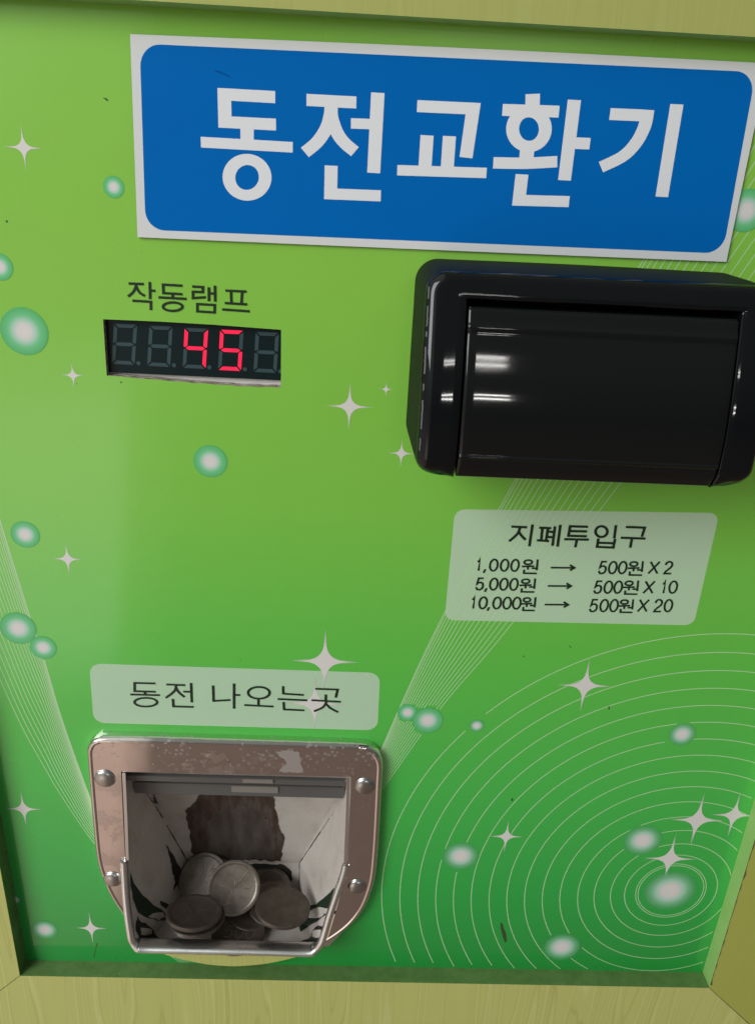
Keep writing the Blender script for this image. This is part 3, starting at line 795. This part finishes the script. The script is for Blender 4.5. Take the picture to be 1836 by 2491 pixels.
# keep the lower part of the opening behind the pocket rim
fo = aty(inset(outl, 2.7), -4.8)
vs, fs = fillpoly(fo, [aty(hole, -4.8)])
plate.add(vs, fs)
ho = aty(hole, -4.8)
walls(plate, ho, -4.8, 2.0)
lip = MB(); zc_ = Zt(800, 1190, PY).z
lp = [p for p in aty(inset(outl, .5), -5.25) if p.z < zc_]
lp.sort(key=lambda p: p.x)
lp = [Vector((p.x, -5.25, p.z)) for p in lp] + [Vector((lp[-1].x, -5.25, zc_ + 6)), Vector((lp[0].x, -5.25, zc_ + 6))]
vs, fs = fillpoly(lp); lip.add(vs, fs); walls(lip, lp, -5.25, -4.6)
# parent of the tray is its chrome plate
po = plate.build('coin_cup', m_chrome, smooth=True); wn(po, 35)

def sweep(mb, path, prof_fn, m=0):
    n = len(path); rings = []
    for i, p in enumerate(path):
        tdir = (path[min(i + 1, n - 1)] - path[max(i - 1, 0)]).normalized()
        side = tdir.cross(Vector((0, 1, 0))); side.normalize()
        up = side.cross(tdir); up.normalize()
        rings.append([p + side * a + up * b for a, b in prof_fn(i / (n - 1))])
    k = len(rings[0]); vs = [q for r in rings for q in r]
    fs = [(i * k + j, i * k + (j + 1) % k, (i + 1) * k + (j + 1) % k, (i + 1) * k + j) for i in range(n - 1) for j in range(k)]
    fs += [tuple(range(k)), tuple(range((n - 1) * k, n * k))[::-1]]
    mb.add(vs, fs, m=m)
# pocket rim, a folded strip
rim_px = [(252, 725, -4.5), (256, 800, -6.0), (262, 900, -8.5), (272, 1000, -11), (283, 1075, -12.6), (292, 1120, -13.4), (312, 1146, -13.2), (350, 1156, -12.8), (500, 1160, -12.8), (770, 1166, -12.8), (1000, 1171, -12.8), (1170, 1176, -12.8),
          (1212, 1170, -13.1), (1238, 1146, -13.4), (1255, 1105, -12.8), (1285, 1000, -11), (1318, 900, -8.8), (1350, 810, -6.4), (1366, 745, -4.5)]
rp = smoothpts([Zt(x, y, d) for x, y, d in rim_px], 5)
def rimprof(t):
    hw = 1.7 if (t < .28 or t > .72) else 1.6
    q = min(1, max(0, (min(t, 1 - t) - .30) / .06)); hh = 2.0 + 1.7 * q
    out = []
    for a in range(0, 360, 30):
        c, s = math.cos(math.radians(a)), math.sin(math.radians(a))
        out.append((hw * (abs(c) ** .7) * sgn(c), hh * (abs(s) ** .7) * sgn(s)))
    return out
mb = MB(); sweep(mb, rp, rimprof); rim = mb.build('pocket_rim', m_chrome2, po, smooth=True)
lip.build('lower_lip', m_wood, po)

# interior walls
def lerpath(path, t):
    n = len(path) - 1; s = min(t * n, n - 1e-6); i = int(s); return path[i].lerp(path[i + 1], s - i)
BTL, BTR, BBL, BBR = Zt(385, 360, 30), Zt(1335, 385, 30), Zt(570, 735, 38), Zt(1130, 742, 38)
FBL, FBR = Zt(574, 872, 34), Zt(1130, 880, 34)
front_l = [Vector((-97.3, -4, -240.5)), Zt(262, 740, -3.5), Zt(280, 900, -8), Zt(300, 1060, -11), Zt(325, 1150, -13), Vector((-91.5, -8, -348))]
back_l = [BTL, BBL.lerp(BTL, .3), BBL, BBL.lerp(FBL, .6), FBL]
front_r = [Vector((5.0, -4, -240.5)), Zt(1366, 760, -3.5), Zt(1305, 900, -8), Zt(1262, 1060, -11), Zt(1228, 1168, -13), Vector((-9.5, -8, -348))]
back_r = [BTR, BBR.lerp(BTR, .3), BBR, BBR.lerp(FBR, .6), FBR]
cav = MB()
def sheet(mb, A, B, n=16, k=8, m=0):
    vs = []
    for i in range(n + 1):
        a, b_ = lerpath(A, i / n), lerpath(B, i / n)
        for j in range(k + 1): vs.append(a.lerp(b_, j / k))
    mb.add(vs, [(i * (k + 1) + j, i * (k + 1) + j + 1, (i + 1) * (k + 1) + j + 1, (i + 1) * (k + 1) + j) for i in range(n) for j in range(k)], m=m)
sheet(cav, front_l, back_l); sheet(cav, front_r, back_r)
sheet(cav, [BTL, BTR], [BBL, BBR]); sheet(cav, [BBL, BBR], [FBL, FBR]); sheet(cav, [FBL, FBR], [front_l[-1], front_r[-1]]); sheet(cav, [front_l[-1], front_r[-1]], [front_l[-2], front_r[-2]])
sheet(cav, [front_l[0], front_r[0]], [BTL, BTR])
cv = cav.build('pocket_lining', m_cav, po)
bvh = BVHTree.FromPolygons([Vector(v) for v in cav.v], cav.f)
eye = Vector((0, -D / MM, 0))
def cast(px, py, off):
    d = Zt(px, py, 30) - eye; d.normalize()
    h = bvh.ray_cast(eye, d)
    p = h[0] if h[0] else Zt(px, py, 20)
    return p - d * off
def chip(mb, pts, off=.25, rag=7, m=0, seed=1):
    random.seed(seed); out = []
    n = len(pts)
    for i in range(n):
        a, b_ = pts[i], pts[(i + 1) % n]; L = math.hypot(b_[0] - a[0], b_[1] - a[1]); k = max(1, int(L / 14))
        for j in range(k):
            t = j / k; out.append((a[0] + (b_[0] - a[0]) * t + random.uniform(-rag, rag), a[1] + (b_[1] - a[1]) * t + random.uniform(-rag, rag)))
    # grid-free fan triangulation in picture space, lifted onto the wall
    tri = tessellate_polygon([[Vector((x, y, 0)) for x, y in out]])
    mb.add([cast(x, y, off) for x, y in out], [tuple(t) for t in tri], m=m)
mb = MB()
chip(mb, [(630, 392), (1003, 396), (1010, 480), (1030, 560), (1055, 612), (1045, 700), (1040, 732), (650, 722), (592, 690), (585, 600), (572, 540), (558, 480), (600, 450)], .3, 6, 0, 2)
chip(mb, [(700, 505), (760, 470), (850, 455), (930, 480), (985, 540), (1008, 620), (1010, 728), (665, 716), (650, 640), (668, 560)], .42, 9, 3, 22)
chip(mb, [(650, 742), (1050, 748), (1092, 785), (1096, 825), (1060, 855), (940, 850), (700, 860)], .4, 3, 1, 3)
chip(mb, [(463, 648), (478, 668), (522, 742), (546, 795), (540, 850), (512, 858), (502, 885), (497, 868), (510, 838), (492, 770), (480, 705)], .3, 3, 1, 4)
chip(mb, [(432, 928), (470, 945), (500, 968), (480, 985), (440, 955)], .35, 3, 1, 5)
chip(mb, [(1215, 948), (1190, 955), (1180, 970), (1195, 975)], .35, 3, 1, 6)
chip(mb, [(284, 790), (305, 845), (345, 902), (400, 952), (452, 985), (472, 1012), (462, 1030), (420, 1032), (365, 1015), (322, 992), (300, 930), (288, 860)], .35, 2, 2, 7)
chip(mb, [(1316, 858), (1285, 890), (1238, 932), (1192, 970), (1160, 1012), (1128, 1065), (1140, 1085), (1190, 1052), (1245, 1018), (1282, 985), (1300, 920)], .35, 2, 2, 8)
chip(mb, [(322, 1010), (345, 1040), (385, 1062), (410, 1100), (455, 1138), (330, 1128), (312, 1080)], .5, 5, 1, 9)
chip(mb, [(1252, 1062), (1243, 1118), (1215, 1140), (1125, 1148), (1190, 1112), (1200, 1075), (1225, 1060)], .5, 4, 1, 10)
# dark lines along the folds
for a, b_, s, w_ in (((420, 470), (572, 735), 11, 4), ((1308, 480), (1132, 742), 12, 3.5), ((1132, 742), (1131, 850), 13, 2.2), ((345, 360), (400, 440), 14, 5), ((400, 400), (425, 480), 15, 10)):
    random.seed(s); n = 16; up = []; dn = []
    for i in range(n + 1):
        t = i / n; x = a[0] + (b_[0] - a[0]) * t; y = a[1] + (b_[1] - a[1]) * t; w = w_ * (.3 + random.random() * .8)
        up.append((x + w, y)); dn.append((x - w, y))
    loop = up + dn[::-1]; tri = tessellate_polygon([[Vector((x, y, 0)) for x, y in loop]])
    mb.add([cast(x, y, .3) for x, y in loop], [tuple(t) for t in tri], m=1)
mb.build('chips_and_fold_lines', [m_chip, m_chipd, m_chipg, m_steel], cv)

# hinge bar and flap under the top edge
def box8(mb, a, b_, m=0):
    x0, y0, z0 = a; x1, y1, z1 = b_
    v = [Vector((x, y, z)) for x in (x0, x1) for y in (y0, y1) for z in (z0, z1)]
    mb.add(v, [(0, 1, 3, 2), (4, 6, 7, 5), (0, 4, 5, 1), (2, 3, 7, 6), (0, 2, 6, 4), (1, 5, 7, 3)], m=m)
pa = Zt(345, 345, 10); pb = Zt(1342, 410, 10); 
mb = MB(); box8(mb, (pa.x - 3, 8, Zt(900, 398, 9).z), (pb.x + 1, 10.5, Zt(900, 345, 9).z)); box8(mb, (pa.x - 5, 2, Zt(900, 344, 2).z), (pb.x + 1.5, 12, Zt(900, 300, 9).z + 4))
m_hinge, t, b = mat('grey_hinge_metal', (.15, .15, .145), .3, metal=.3)
m_glint, t, b = mat('painted_hinge_glint', (.30, .285, .255), .4, metal=.3)  # bright reflections on the hinge bar, painted as added lighter boxes
hb = mb.build('hinge_bar', m_hinge, po)
mb = MB(); a_ = Zt(848, 318, 1.8); b_ = Zt(1000, 338, 1.8); box8(mb, (a_.x, 1.2, b_.z), (b_.x, 1.9, a_.z)); mb.build('hinge_glint', m_glint, hb); mb = MB()
a_ = Zt(792, 352, 7.8); b_ = Zt(1025, 388, 7.8); box8(mb, (a_.x, 7.3, b_.z), (b_.x, 7.9, a_.z)); mb.build('hinge_glint', m_glint, hb)

# inner lining strips beside the opening (edge folds)
for pts in ([(252, 290, -5.2), (262, 500, -5.2), (270, 725, -5.4)], [(1378, 318, -5.2), (1372, 520, -5.2), (1362, 745, -5.4)]):
    mb = MB(); sweep(mb, smoothpts([Zt(*p) for p in pts], 5), lambda t: [(-.7, -.4), (.7, -.4), (.7, .5), (-.7, .5)]); mb.build('side_fold', m_chrome2, po)

m_dull, t, b = mat('pale_dull_metal', (.50, .455, .43), .4, metal=.5)
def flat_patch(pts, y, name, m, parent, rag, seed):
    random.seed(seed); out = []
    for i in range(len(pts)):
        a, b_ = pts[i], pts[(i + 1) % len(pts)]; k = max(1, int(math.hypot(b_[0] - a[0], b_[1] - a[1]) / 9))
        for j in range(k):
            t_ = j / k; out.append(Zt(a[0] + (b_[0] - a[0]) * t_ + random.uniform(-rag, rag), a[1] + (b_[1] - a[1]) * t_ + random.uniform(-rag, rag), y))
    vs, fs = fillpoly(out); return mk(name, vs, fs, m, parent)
flat_patch([(1018, 184), (1050, 176), (1095, 178), (1128, 186), (1140, 215), (1136, 240), (1150, 262), (1148, 290), (1030, 284), (1040, 262), (1068, 245), (1062, 222), (1030, 205)], -4.86, 'pale_patch', m_dull, po, 3, 5)  # paler, duller patch on the plate
for a, b_ in (((755, 205), (800, 262)), ((1068, 272), (1128, 258)), ((770, 215), (790, 262)), ((520, 190), (545, 200)), ((190, 640), (215, 600)), ((700, 185), (716, 178)), ((560, 230), (600, 222))):
    mb = MB(); ribbon(mb, [Zt(*a, -4.88), Zt((a[0] + b_[0]) / 2 + 3, (a[1] + b_[1]) / 2, -4.88), Zt(*b_, -4.88)], .16, .16); mb.build('scratch', m_dull, po)
# rivets
for x, y, r in ((155, 322, 52), (1462, 360, 50), (194, 828, 46), (1422, 865, 45)):
    c = Zt(x, y, -5.5); R_ = (Zt(x + r, y, -5.5) - c).length
    mb = MB(); seg = 32; rings_ = 8; vs = []
    H = R_ * .42
    prof = [(1.06, 0), (1.04, .10), (1.0, .16)] + [(math.cos(a), .16 + .84 * math.sin(a)) for a in [math.pi / 2 * k / 8 for k in range(1, 8)]]
    for rr, hh in prof:
        for k_ in range(seg):
            a = 2 * math.pi * k_ / seg; vs.append(Vector((c.x + R_ * rr * math.cos(a), -4.75 - H * hh, c.z + R_ * rr * math.sin(a))))
    top = len(vs); vs.append(Vector((c.x, -4.75 - H, c.z)))
    fs = []
    for q in range(len(prof) - 1):
        for k_ in range(seg):
            j = (k_ + 1) % seg; fs.append((q * seg + k_, q * seg + j, (q + 1) * seg + j, (q + 1) * seg + k_))
    fs += [((len(prof) - 1) * seg + k_, (len(prof) - 1) * seg + (k_ + 1) % seg, top) for k_ in range(seg)]
    mb.add(vs, fs); mb.build('rivet', m_chrome3, po, smooth=True)

# ------------------------------------------------------------------ coins (each a thing of its own)
CR, CT = 13.25, 1.9
m_relief, _, _ = mat('worn_coin_relief', (.16, .14, .12), .35, metal=.5)
def coin_mesh(kind, m):
    bm = bmesh.new()
    seg = 72
    prof = [(0, .62), (10.9, .62), (11.15, .70), (11.5, .93), (12.6, .95), (13.05, .90), (13.25, .72)]
    prof = [(r, h) for r, h in prof] + [(13.25, -.72), (13.05, -.90), (12.6, -.95), (11.5, -.93), (11.15, -.7), (10.9, -.62), (0, -.62)]
    vs = []
    for r, h in prof:
        if r == 0: vs.append([bm.verts.new((0, 0, h))])
        else: vs.append([bm.verts.new((r * math.cos(2 * math.pi * k / seg), r * math.sin(2 * math.pi * k / seg), h)) for k in range(seg)])
    for a, b_ in zip(vs[:-1], vs[1:]):
        for k in range(seg):
            j = (k + 1) % seg
            if len(a) == 1: bm.faces.new((a[0], b_[k], b_[j]))
            elif len(b_) == 1: bm.faces.new((a[k], b_[0], a[j]))
            else: bm.faces.new((a[k], b_[k], b_[j], a[j]))
    def rel(pts, w, closed=False, lift_=.12 if kind == 'number' else .07):
        """raised bead along a path on the face"""
        n = len(pts)
        L = []; 
        for i in range(n):
            a = Vector(pts[i - 1] if (i or closed) else pts[i]); b2 = Vector(pts[(i + 1) % n] if (i < n - 1 or closed) else pts[i])
            d = (b2 - a); d.normalize(); nn = Vector((-d.y, d.x)); p = Vector(pts[i])
            ww = w * (1 if closed else (.35 + .65 * math.sin(math.pi * min(1, max(0, (i + .35) / (n - .3))))))
            L.append([bm.verts.new((*(p + nn * ww), .60)), bm.verts.new((*(p + nn * ww * .5), .60 + lift_)), bm.verts.new((*(p - nn * ww * .5), .60 + lift_)), bm.verts.new((*(p - nn * ww), .60))])
        for i in range(n if closed else n - 1):
            a, b2 = L[i], L[(i + 1) % n]
            for q in range(3):
                fc = bm.faces.new((a[q + 1], a[q], b2[q], b2[q + 1])); fc.material_index = 1
    def sm(pp, k=5): return [(v.x, v.y) for v in smoothpts([Vector((x, y, 0)) for x, y in pp], k)]
    if kind == 'number':
        def ring(cx, cy, rx_, ry_): return [(cx + rx_ * math.cos(2 * math.pi * q / 20), cy + ry_ * math.sin(2 * math.pi * q / 20)) for q in range(20)]
        rel(ring(0.6, -.2, 2.0, 3.3), .42, True); rel(ring(6.0, -.2, 2.0, 3.3), .42, True)
        rel([(-2.9, 3.3), (-6.2, 3.3)], .42); rel(sm([(-6.2, 3.3), (-6.6, .6), (-4.9, 1.1), (-3.2, .2), (-3.0, -1.7), (-4.3, -3.3), (-6.4, -2.8)]), .42)
        for k in range(7):
            a = math.radians(150 - 20 * k); cx, cy = 8.6 * math.cos(a), 8.6 * math.sin(a)
            rel([(cx - .6, cy - .6), (cx + .6, cy + .5)], .30); rel([(cx - .6, cy + .5), (cx + .5, cy + .5)], .26)
        for k in range(4):
            cx = -3 + 2 * k; rel([(cx - .5, -7.2), (cx + .5, -7.2), (cx + .5, -8.6), (cx - .5, -8.6)], .22, True)
    else:
        rel(sm([(-8.5, 4.6), (-5, 2.2), (-1, 1.2), (3, 1.8), (7, 4.8), (9.2, 6.4)]), .45)
        rel(sm([(-8, 2.8), (-4.5, .7), (-.5, -.2), (3.5, .3), (7.6, 2.6)]), .3)
        rel(sm([(-1.5, .8), (-.8, -2.2), (1.5, -4.4), (4.4, -6.2)]), .45)
        rel(sm([(1.0, 1.4), (1.2, 4.0), (-.6, 5.8), (-3.2, 6.6)]), .40)
        rel(sm([(-8, -5), (-6, -6.4), (-3.4, -6.0), (-1.6, -7.4)]), .5); rel(sm([(4.5, -1.2), (7.0, -2.2), (9, -1.2)]), .38)
    bmesh.ops.recalc_face_normals(bm, faces=list(bm.faces)[:seg * (len(prof) - 1)])
    bmesh.ops.scale(bm, vec=(MM, MM, MM), verts=bm.verts)
    me = bpy.data.meshes.new('coin'); bm.to_mesh(me); bm.free(); me.materials.append(m); me.materials.append(m_relief if kind == 'number' else m)
    for p in me.polygons: p.use_smooth = True
    me.set_sharp_from_angle(angle=math.radians(35))
    return me
me_num_d = coin_mesh('number', m_coin_d); me_bird = coin_mesh('bird', m_coin); me_bird_d = coin_mesh('bird', m_coin_d)
def aim(px, py, y, tilt, roll, spin):
    """location on the photo ray at depth y; face turned `tilt` degrees from straight up towards the viewer, `roll` sideways"""
    p = Zt(px, py, y); loc = Vector((p.x * MM, p.y * MM, p.z * MM + ZC))
    R_ = Matrix.Rotation(math.radians(roll), 4, 'Y') @ Matrix.Rotation(math.radians(tilt), 4, 'X') @ Matrix.Rotation(math.radians(spin), 4, 'Z')
    return Matrix.Translation(loc) @ R_
coins = [
 (me_bird, (803, 866, 15, 50, 14, 25), 'bright silver coin leaning face up on top of the pile in the chrome cup'),
 (me_bird_d, (652, 825, 27, 42, -10, 60), 'dark coin at the back left of the pile, half covered by the bright coin'),
 (me_bird_d, (604, 992, -3, -15, 3, 100), 'dark flat coin on the left of the pile, on top of another coin'),
 (me_bird_d, (1050, 966, -1, -7, 5, 10), 'grey coin with faint bird relief at the right of the pile'),
 (me_num_d, (826, 1094, 1.0, -6, -2, -4), 'front coin showing the number 500, just behind the cup rim'),
 (me_num_d, (622, 1022, 0, -13, -2, 40), 'coin under the dark flat coin at the left, only its rim showing'),
 (me_num_d, (1000, 945, 17, 6, 8, 70), 'coin behind the grey right-hand coin, its upper rim showing'),
 (me_bird_d, (900, 968, 15, 4, 0, 140), 'coin lying low between the bright coin and the front coin'),
 (me_num_d, (965, 885, 25, 12, -6, 200), 'darkest coin behind the pile, right of the bright coin'),
]
for me, a, lab in coins:
    o = bpy.data.objects.new('coin', me); COL.objects.link(o)
    o.matrix_world = aim(*a)
    o['label'] = lab; o['category'] = 'coin'; o['group'] = 'coins lying in the chrome cup'
